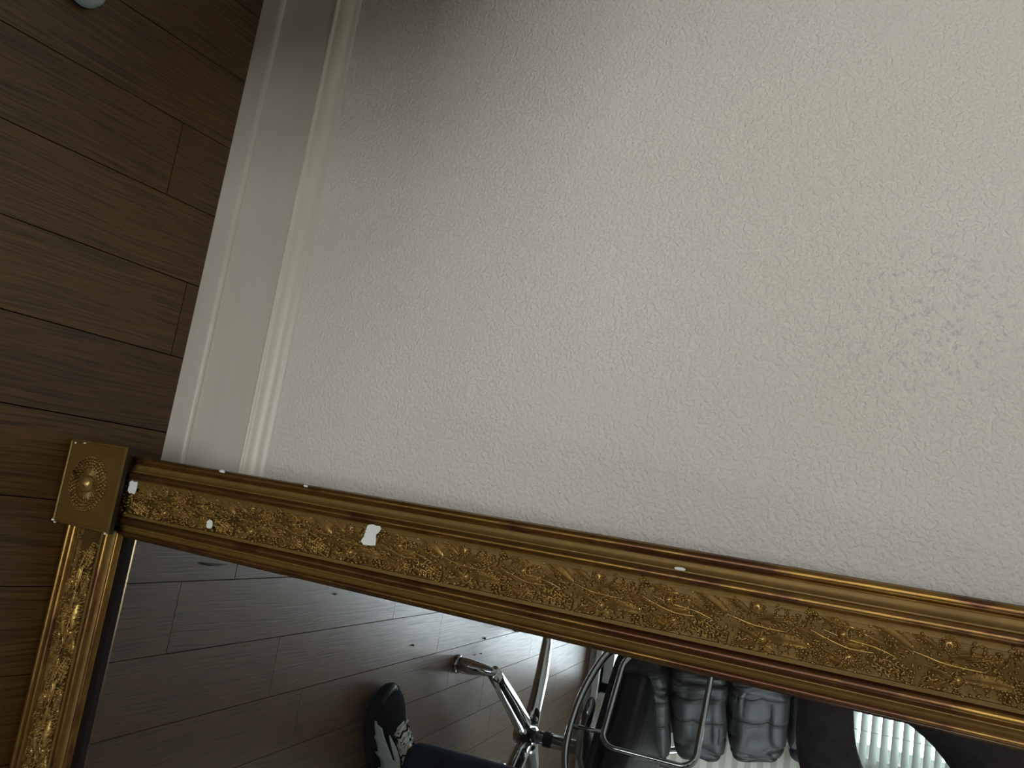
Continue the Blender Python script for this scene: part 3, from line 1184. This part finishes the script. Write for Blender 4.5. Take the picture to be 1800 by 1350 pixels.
# ------------------------------------------------------------------ person holding the phone
def skin(name, nodes, edges, mat, parent=None, sub=2, root=0):
    me = bpy.data.meshes.new(name)
    me.from_pydata([n_[0] for n_ in nodes], edges, [])
    o = bpy.data.objects.new(name, me)
    COL.objects.link(o)
    m_ = o.modifiers.new('skin', 'SKIN')
    m_.use_smooth_shade = True
    if not me.skin_vertices:
        bm = bmesh.new()
        bm.from_mesh(me)
        bm.verts.layers.skin.verify()
        bm.to_mesh(me)
        bm.free()
    sv = me.skin_vertices[0].data
    for i, n_ in enumerate(nodes):
        r = n_[1]
        sv[i].radius = (r, r) if not isinstance(r, tuple) else r
        sv[i].use_root = (i == root)
    s_ = o.modifiers.new('sub', 'SUBSURF')
    s_.levels = sub
    s_.render_levels = sub
    me.materials.append(mat)
    if parent:
        o.parent = parent
        o.matrix_parent_inverse = parent.matrix_world.inverted()
    return o


PER = empty('person', (.72, -1.04, 0))
bpy.context.view_layer.update()
tag(PER, 'person in dark jeans and dark long-sleeved shirt holding up a phone, seen in the mirror', 'person')
fwd = Vector((-.92, .39, 0)).normalized()
lft = Vector((0, 0, 1)).cross(fwd)
hipc = Vector((.88, -1.03, .80))
J = {'pel': hipc, 'sp': Vector((.82, -1.04, .97)), 'ch': Vector((.70, -1.06, 1.14)), 'nk0': Vector((.54, -1.07, 1.29)), 'nk': Vector((.49, -1.07, 1.36)),
     'hd0': Vector((.445, -1.07, 1.42)), 'hd': Vector((.400, -1.065, 1.47)), 'hd1': Vector((.400, -1.08, 1.54)),
     'lsh': Vector((.385, -1.205, 1.340)), 'lel': Vector((.202, -1.000, 1.085)), 'lwr': Vector((.085, -.860, 1.100)),
     'rsh': Vector((.650, -.930, 1.140)), 'rel': Vector((.318, -.865, .972)), 'rwr': Vector((.105, -.805, .962)),
     'lhip': hipc + lft * .085 + Vector((0, 0, -.03)), 'lkn': Vector((.640, -1.130, .46)), 'lan': Vector((.632, -1.135, .085)),
     'rhip': hipc - lft * .085 + Vector((0, 0, -.03)), 'rkn': Vector((.90, -.86, .46)), 'ran': Vector((.93, -.80, .085))}
nodes = []
edges = []
idx = {}


def nd(k_, p_, r, par=None):
    idx[k_] = len(nodes)
    nodes.append((tuple(p_), r))
    if par is not None:
        edges.append((idx[par], idx[k_]))


nd('pel', J['pel'], .105)
nd('sp', J['sp'], .100, 'pel')
nd('ch', J['ch'], .115, 'sp')
nd('nk0', J['nk0'], .060, 'ch')
nd('nk', J['nk'], .050, 'nk0')
nd('hd0', J['hd0'], .066, 'nk')
nd('hd', J['hd'], .084, 'hd0')
nd('hd1', J['hd1'], .070, 'hd')


def hand(side, wr, palm, fdirs, curl):
    nd(side + 'palm', wr.lerp(palm, .55), (.020, .026), side + 'wr')
    nd(side + 'knu', palm, (.016, .028), side + 'palm')
    for q, (off, lens) in enumerate(fdirs):
        p0 = palm + off
        prev = side + 'knu'
        cur = p0
        nd(side + 'f%d_0' % q, cur, .0085, prev)
        prev = side + 'f%d_0' % q
        for s_, L_ in enumerate(lens):
            d_ = curl[s_]
            cur = cur + d_ * L_
            nd(side + 'f%d_%d' % (q, s_ + 1), cur, .0080 - .0008 * s_, prev)
            prev = side + 'f%d_%d' % (q, s_ + 1)


# the phone lies in the image plane behind the lens
PH_C = CAMP - CF * .014 + CD * .0 + CR * .0
for s_, S_ in (('l', 1), ('r', -1)):
    nd(s_ + 'sh', J[s_ + 'sh'], .052, 'ch')
    nd(s_ + 'ua', J[s_ + 'sh'].lerp(J[s_ + 'el'], .5), .044, s_ + 'sh')
    nd(s_ + 'el', J[s_ + 'el'], .038, s_ + 'ua')
    nd(s_ + 'fa', J[s_ + 'el'].lerp(J[s_ + 'wr'], .4), .038, s_ + 'el')
    nd(s_ + 'wr', J[s_ + 'wr'], (.022, .028), s_ + 'fa')
    top_ = S_ > 0
    edge = PH_C + CR * (.050 * S_) + CD * .010 - CF * .022
    palm = J[s_ + 'wr'].lerp(edge, .62) - CF * .020 + CR * (.022 * S_)
    fd = []
    up_ = -CD
    for q, (o_, ln) in enumerate(((-.021, (.030, .020, .016)), (-.007, (.034, .022, .017)), (.008, (.032, .021, .016)), (.022, (.026, .017, .014)))):
        fd.append((CD * (-o_ - .0) + up_ * .012 + CR * (S_ * .006), ln))
    cu = [(-CR * S_ * .2 + up_ * .25 - CF * .55).normalized(), (-CR * S_ * .85 + up_ * .15 + CF * .0).normalized(), (-CR * S_ * .85 + CF * .12).normalized()]
    hand(s_, J[s_ + 'wr'], palm, fd, cu)
    th0 = J[s_ + 'wr'].lerp(palm, .45) + CF * .018
    nd(s_ + 't0', th0, .0120, s_ + 'palm')
    nd(s_ + 't1', th0 + (-CR * S_ * .5 + up_ * .7).normalized() * .028 + CF * .002, .0098, s_ + 't0')
    nd(s_ + 't2', th0 + (-CR * S_ * .7 + up_ * .7).normalized() * .052, .0085, s_ + 't1')
    nd(s_ + 'hip', J[s_ + 'hip'], .080, 'pel')
    nd(s_ + 'kn', J[s_ + 'kn'], .050, s_ + 'hip')
    nd(s_ + 'cf', J[s_ + 'kn'].lerp(J[s_ + 'an'], .35), .050, s_ + 'kn')
    nd(s_ + 'an', J[s_ + 'an'], .034, s_ + 'cf')
    nd(s_ + 'ft', J[s_ + 'an'] + fwd * .07 + Vector((0, 0, -.04)), .028, s_ + 'an')
body = skin('body', nodes, edges, M_SKIN, PER)


def sub_skin(name, ks, mat, sub=2):
    nn, ee, ix = [], [], {}
    for k_, p_, r, par in ks:
        ix[k_] = len(nn)
        nn.append((tuple(p_), r))
        if par:
            ee.append((ix[par], ix[k_]))
    return skin(name, nn, ee, mat, PER, sub)


L_ = lambda a, b, t: J[a].lerp(J[b], t)
sub_skin('shirt', [('ch', J['ch'], .150, None), ('sp', J['sp'], .138, 'ch'), ('pel', J['pel'] + Vector((0, 0, .02)), .142, 'sp'), ('hem', J['pel'] + Vector((.005, 0, -.07)), .148, 'pel'), ('nk', J['nk0'], .085, 'ch'),
                   ('nk2', J['nk0'].lerp(J['nk'], .35), .066, 'nk'),
                   ('lsh', J['lsh'], .088, 'ch'), ('lu', L_('lsh', 'lel', .5) + Vector((-.030, 0, .01)), .074, 'lsh'), ('le', L_('lsh', 'lel', .95), .046, 'lu'), ('lf', L_('lel', 'lwr', .45), .050, 'le'), ('lw', L_('lel', 'lwr', .90), .036, 'lf'),
                   ('rsh', J['rsh'], .070, 'ch'), ('ru', L_('rsh', 'rel', .50), .060, 'rsh'), ('re', L_('rsh', 'rel', .97), .054, 'ru'), ('rf', L_('rel', 'rwr', .45), .048, 're'), ('rw', L_('rel', 'rwr', .90), .036, 'rf')], M_SHIRT)
sub_skin('jeans', [('pel', J['pel'] - Vector((0, 0, .03)), .118, None), ('lh', J['lhip'], .100, 'pel'), ('lt', L_('lhip', 'lkn', .5), .088, 'lh'), ('lk', J['lkn'], .072, 'lt'),
                   ('lc', L_('lkn', 'lan', .45), .066, 'lk'), ('la', L_('lkn', 'lan', .88), .060, 'lc'), ('lb', J['lan'] + Vector((.004, 0, -.008)), .062, 'la'),
                   ('rh', J['rhip'], .100, 'pel'), ('rt', L_('rhip', 'rkn', .5), .088, 'rh'), ('rk', J['rkn'], .072, 'rt'),
                   ('rc', L_('rkn', 'ran', .45), .066, 'rk'), ('ra', L_('rkn', 'ran', .88), .060, 'rc'), ('rb', J['ran'] + Vector((.008, 0, .012)), .058, 'ra')], M_DENIM)


def part(name, mb, mat, smooth=True):
    o = obj(name, mb.mesh(name, mat, smooth), PER)
    o.matrix_parent_inverse = PER.matrix_world.inverted()
    return o


# head details; look direction towards the phone
hc = Vector((.397, -1.068, 1.492))
look = (CAMP - hc).normalized()
hr = look.cross(Vector((0, 0, 1))).normalized()
hu = hr.cross(look)


def hp(r, u, f_):
    return hc + hr * r + hu * u + look * f_


hair = MB()
n, seg = 14, 22
vs = []
for i in range(n + 1):
    t = pi * .62 * i / n
    for k_ in range(seg):
        a = 2 * pi * k_ / seg
        q = Vector((sin(t) * cos(a) * .094, sin(t) * sin(a) * .106 - .012, cos(t) * .102))
        if q.y > .06 and q.z < .045:
            q.y = .060
            q.z = max(q.z, .045)
        wob = 1 + .03 * noise.noise(q * 60)
        vs.append(hp(q.x * wob, q.z * wob + .025, q.y * wob))
hair.add(vs, [(i * seg + k_, i * seg + (k_ + 1) % seg, (i + 1) * seg + (k_ + 1) % seg, (i + 1) * seg + k_) for i in range(n) for k_ in range(seg)])
part('hair', hair, M_HAIR)
for s_ in (-1, 1):
    c = hp(.029 * s_, .006, .0715)
    eye = part('eye', MB().ball(c, .0115, 12, 8), M_EYEW)
    ir = obj('iris', MB().ball(c + look * .0070, .0058, 10, 6).mesh('iris', M_EYED), eye)
    ir.matrix_parent_inverse = Matrix.Identity(4)
    ce = hp(.086 * s_, -.004, -.005)
    part('ear', MB().tube([ce + hu * .028 * cos(a_) + look * .017 * sin(a_) for a_ in [2 * pi * i / 12 for i in range(12)]], .006, 8, closed=True, up=tuple(hr)).ball(ce, (.006, .012, .020), 8, 6), M_SKIN)
part('nose', MB().tube([hp(0, .016, .078), hp(0, -.006, .090), hp(0, -.022, .102), hp(0, -.030, .088)], [.007, .009, .0135, .009], 10), M_SKIN)
part('mouth', MB().tube([hp(-.024, -.052, .068), hp(-.01, -.049, .079), hp(.01, -.049, .079), hp(.024, -.052, .068)], [.003, .0062, .0062, .003], 8), M_LIP)

# phone (a thing of its own, held in both hands)
phm = MB()
wv_, hv_, tv_ = .0375, .078, .004
ring = []
for (cx, cy, a0) in ((wv_ - .012, hv_ - .012, 0), (-wv_ + .012, hv_ - .012, 90), (-wv_ + .012, -hv_ + .012, 180), (wv_ - .012, -hv_ + .012, 270)):
    for q in range(5):
        a = radians(a0 + 22.5 * q)
        ring.append((cx + .012 * cos(a), cy + .012 * sin(a)))
n = len(ring)
v = [(a, b, -tv_) for a, b in ring] + [(a, b, tv_) for a, b in ring]
phm.add(v, [(i, (i + 1) % n, n + (i + 1) % n, n + i) for i in range(n)] + [tuple(reversed(range(n))), tuple(n + i for i in range(n))])
PHo = empty('phone')
M4 = cam.matrix_world.copy()
M4.translation = CAMP - CF * .0145 - CD * .052 - CR * .012
PHo.matrix_world = M4
tag(PHo, 'dark smartphone held up in the hands of the reflected person', 'phone')
obj('case', phm.mesh('phone', M_PHONE, radians(40)), PHo)
obj('camera_lens', MB().lathe([(.0075, -.0045), (.0075, -.0062), (.0055, -.0062)], (.012, -.052, 0), 20).mesh('lens', M_CHROME2, radians(40)), PHo)


# ------------------------------------------------------------------ sneakers (children of the person)
def sneaker(ank, ang, detailed=True):
    """local: +x toe, origin under the ankle; y left"""
    root = None
    L0 = -.080
    L1 = .200
    st = [  # x, half width, height of the upper, y shift
        (-.080, .016, .050, 0), (-.072, .030, .072, 0), (-.050, .037, .090, 0), (-.020, .038, .094, 0), (.015, .037, .094, 0), (.045, .040, .088, .001),
        (.075, .044, .076, .002), (.105, .048, .064, .003), (.135, .052, .060, .004), (.160, .050, .054, .004), (.180, .043, .047, .002), (.194, .030, .038, 0), (.202, .012, .028, -.001)]
    st = [(a, b * 1.12, .022 + (c - .022) * 1.08, d) for a, b, c, d in st]
    n = 18

    def sect(x_, w, h, ys, grow=0.0):
        pts = []
        for i in range(n + 1):
            a = pi * i / n
            cx = cos(a)
            pts.append((x_, ys + (w + grow) * math.copysign(abs(cx) ** .62, cx), .022 + (h - .022 + grow) * (abs(sin(a)) ** .8)))
        return pts
    b_ = MB()
    v = [p_ for s_ in st for p_ in sect(*s_)]
    c = n + 1
    b_.add(v, [(i * c + j, i * c + j + 1, (i + 1) * c + j + 1, (i + 1) * c + j) for i in range(len(st) - 1) for j in range(n)] +
           [tuple(range(c)), tuple((len(st) - 1) * c + j for j in reversed(range(c)))])
    sn = obj('sneaker', b_.mesh('upper', M_SHOE), PER, None)
    sn.matrix_parent_inverse = PER.matrix_world.inverted()
    sn.location = (ank.x, ank.y, .001)
    sn.rotation_euler = (0, 0, ang)
    so_ = MB()
    ring_ = [(x_, ys + (w + .003)) for x_, w, h, ys in st] + [(.204, 0)] + [(x_, ys - (w + .003)) for x_, w, h, ys in reversed(st)] + [(-.084, 0)]
    m = len(ring_)
    v = []
    for z_, g in ((0, .94), (.004, 1.0), (.020, 1.02), (.028, 1.0)):
        for (x_, y_) in ring_:
            toe = max(0, (x_ - .12)) * .16
            v.append((.06 + (x_ - .06) * g, y_ * g, z_ + toe * (1 if z_ < .01 else .6)))
    so_.add(v, [(r * m + i, r * m + (i + 1) % m, (r + 1) * m + (i + 1) % m, (r + 1) * m + i) for r in range(3) for i in range(m)] + [tuple(reversed(range(m))), tuple(3 * m + i for i in range(m))])
    obj('sole', so_.mesh('sole', M_SOLE, radians(50)), sn)
    obj('toe_bumper', MB().tube([(.150, .047, .030), (.175, .040, .034), (.196, .020, .038), (.203, 0, .040), (.196, -.021, .038), (.175, -.038, .034), (.150, -.044, .030)], [.003, .006, .008, .009, .008, .006, .003], 8).mesh('bumper', M_RUBBER), sn)

    def on(x_, a_deg, grow=.0012):
        """point on the upper at station x and angle (0 = left side, 90 = top)"""
        for i in range(len(st) - 1):
            if st[i][0] <= x_ <= st[i + 1][0]:
                t = (x_ - st[i][0]) / (st[i + 1][0] - st[i][0])
                w, h, ys = [st[i][q] * (1 - t) + st[i + 1][q] * t for q in (1, 2, 3)]
                break
        a = radians(a_deg)
        cx = cos(a)
        return (x_, ys + (w + grow) * math.copysign(abs(cx) ** .62, cx), .022 + (h - .022 + grow) * (abs(sin(a)) ** .8))

    def patch(path, name, mat):
        """path: list (x, angle_lo, angle_hi); a thin raised strip that follows the upper"""
        v, f = [], []
        for (x_, a0, a1) in path:
            for q in range(5):
                v.append(on(x_, a0 + (a1 - a0) * q / 4, .0020))
            for q in range(5):
                v.append(on(x_, a0 + (a1 - a0) * q / 4, -.0005))
        for i in range(len(path) - 1):
            for q in range(4):
                f.append((i * 10 + q, i * 10 + q + 1, (i + 1) * 10 + q + 1, (i + 1) * 10 + q))
                f.append((i * 10 + 5 + q, (i + 1) * 10 + 5 + q, (i + 1) * 10 + 6 + q, i * 10 + 6 + q))
            f.append((i * 10, (i + 1) * 10, (i + 1) * 10 + 5, i * 10 + 5))
            f.append((i * 10 + 4, i * 10 + 9, (i + 1) * 10 + 9, (i + 1) * 10 + 4))
        return obj(name, MB().add(v, f).mesh(name, mat, True), sn)
    for sd in (1, -1):
        T = (lambda a_: a_) if sd > 0 else (lambda a_: 180 - a_)
        # jagged lower stripe, curved inner stripe
        p1, xs = [], [.150, .142, .132, .120, .112, .110, .096, .082, .070, .066, .052, .038, .028, .024, .008, -.010, -.03, -.055, -.075]
        for i, x_ in enumerate(xs):
            base_ = 6 if x_ > .06 else 8
            lo = base_ - (6 if i in (5, 9, 13) else 0)
            hi = 30 + (10 * sin(pi * min(1, max(0, (.15 - x_) / .2)))) - (14 if x_ > .135 else 0) + (14 if x_ < .04 else 0)
            p1.append((x_, T(max(1, lo + 3)), T(hi)))
        patch(p1, 'stripe', M_STRIPE)
        patch([(.112, T(53), T(55)), (.100, T(50), T(59)), (.085, T(48), T(62)), (.070, T(46), T(63)), (.050, T(44), T(60)), (.030, T(42), T(55)), (.010, T(40), T(50)), (-.015, T(38), T(44))], 'stripe', M_STRIPE)
    tg = patch([(.118, 84, 96), (.105, 74, 106), (.085, 68, 112), (.065, 66, 114), (.045, 66, 114), (.020, 68, 112)], 'tongue', M_CREAM)
    rs = random.Random(5)
    for i in range(7):
        x_ = .110 - i * .0135
        lw = 22 + i * 1.5
        pts = [on(x_ + (.004 if q % 2 else -.002), 90 - lw + 2 * lw * q / 6, .0045) for q in range(7)]
        obj('lace', MB().tube(pts, .0022, 7).mesh('lace', M_LACE if i % 3 != 1 else M_SHOE), sn)
    for i in range(9):
        x_ = rs.uniform(.04, .11)
        a_ = rs.uniform(70, 112)
        p_ = on(x_, a_, .004)
        obj('eyelet_tab', MB().ball(p_, (.004, .003, .0016), 7, 4).mesh('tab', M_SHOE), sn)
    bow = [on(.045, 80, .006), on(.040, 55, .010), on(.030, 30, .014), on(.010, 18, .016), on(-.002, 30, .013), on(.012, 55, .010), on(.036, 78, .006)]
    obj('lace_bow', MB().tube(smooth_path(bow, 5), .0024, 7).mesh('lace', M_LACE), sn)
    return sn


ang = math.atan2(.34, -.94)
sneaker(Vector((.650, -1.133, 0)), ang)
sneaker(Vector((J['ran'].x, J['ran'].y, 0)), ang)

# ------------------------------------------------------------------ small things on the floor
for i, (x_, y_, r, lb) in enumerate(((.2367, -.8070, .0022, 'thin dark crumb on the plank nearest the mirror frame'), (.3843, -1.2322, .0030, 'dark round crumb on the floor above the sneaker toe'),
                                     (.4148, -1.7489, .0040, 'black crumb on the floor beside the chrome chair foot, the largest'), (.4587, -1.6873, .0022, 'faint tiny crumb close to the chrome chair foot'),
                                     (.4610, -1.7404, .0022, 'faint tiny crumb a little farther from the chrome chair foot'))):
    rs = random.Random(i)
    b_ = MB().ball((0, 0, r * .6), (r, r * (1.0 if i else 3.2), r * .7), 9, 6)
    b_.v = [(a * rs.uniform(.85, 1.15), b * rs.uniform(.85, 1.15), max(0, c)) for a, b, c in b_.v]
    tag(obj('crumb', b_.mesh('crumb', M_CRUMB, False), None, (x_, y_, .0003)), lb, 'crumb', 'crumbs on the floor in the mirror')
sp_ = MB().tube([(-.016, -.030, .0012), (-.006, -.012, .002), (.004, .008, .0018), (.012, .030, .001)], [.0006, .0018, .0022, .0007], 7)
tag(obj('wood_splinter', sp_.mesh('splinter', M_CRUMB), None, (.1712, -.4028, .001), (0, 0, radians(28))), 'dark thin splinter lying on the floor just in front of the mirror', 'splinter')
ds = tag(empty('door_stop', (-.566, -.278, 0)), 'small pale rounded stop standing on the dark floor at the photo edge', 'door stop')
obj('stop_body', MB().lathe([(.020, .004), (.0215, .008), (.021, .020), (.017, .028), (.009, .0325), (.0005, .034)], seg=24).mesh('stop', M_PALE), ds)
obj('base_ring', MB().lathe([(.0195, 0), (.021, .001), (.021, .004), (.0195, .005)], seg=24).mesh('ring', M_RUBBER), ds)

# sofa beside the photographer, added outside the frame of view; it shades the foot of the wall on the left
so2 = tag(empty('sofa', (-1.03, -1.12, 0)), 'added, unseen dark grey couch left of the photographer that shades the foot of the pale wall', 'sofa')
M_SOFA = plain('dark_grey_upholstery', (.045, .045, .05), .9, var=.2, vs=120)


def soft(x0, x1, y0, y1, z0, z1, e_=.03):
    b_ = MB()
    lv = [(e_, z0), (e_ * .3, z0 + e_ * .3), (0, z0 + e_), (0, z1 - e_), (e_ * .3, z1 - e_ * .3), (e_, z1)]
    v = []
    for g, z_ in lv:
        v += [(x0 + g, y0 + g, z_), (x1 - g, y0 + g, z_), (x1 - g, y1 - g, z_), (x0 + g, y1 - g, z_)]
    f = [(3, 2, 1, 0), (20, 21, 22, 23)]
    for i in range(5):
        for j in range(4):
            f.append((4 * i + j, 4 * i + (j + 1) % 4, 4 * i + 4 + (j + 1) % 4, 4 * i + 4 + j))
    return b_.add(v, f)


obj('seat_base', soft(-.60, .60, -.40, .36, .08, .28).mesh('base', M_SOFA, False), so2)
obj('backrest', soft(-.62, .62, .20, .42, .08, .74).mesh('backrest', M_SOFA, False), so2)
for s_ in (-1, 1):
    obj('armrest', soft(s_ * .60 - .07, s_ * .60 + .07, -.42, .40, .08, .58).mesh('armrest', M_SOFA, False), so2)
    obj('seat_cushion', soft(s_ * .265 - .262, s_ * .265 + .262, -.42, .20, .28, .43, .04).mesh('cushion', M_SOFA, False), so2)
    for y_ in (-.34, .34):
        obj('leg', MB().box(s_ * .54 - .02, s_ * .54 + .02, y_ - .02, y_ + .02, 0, .08).mesh('leg', M_DARKWOOD, False), so2)
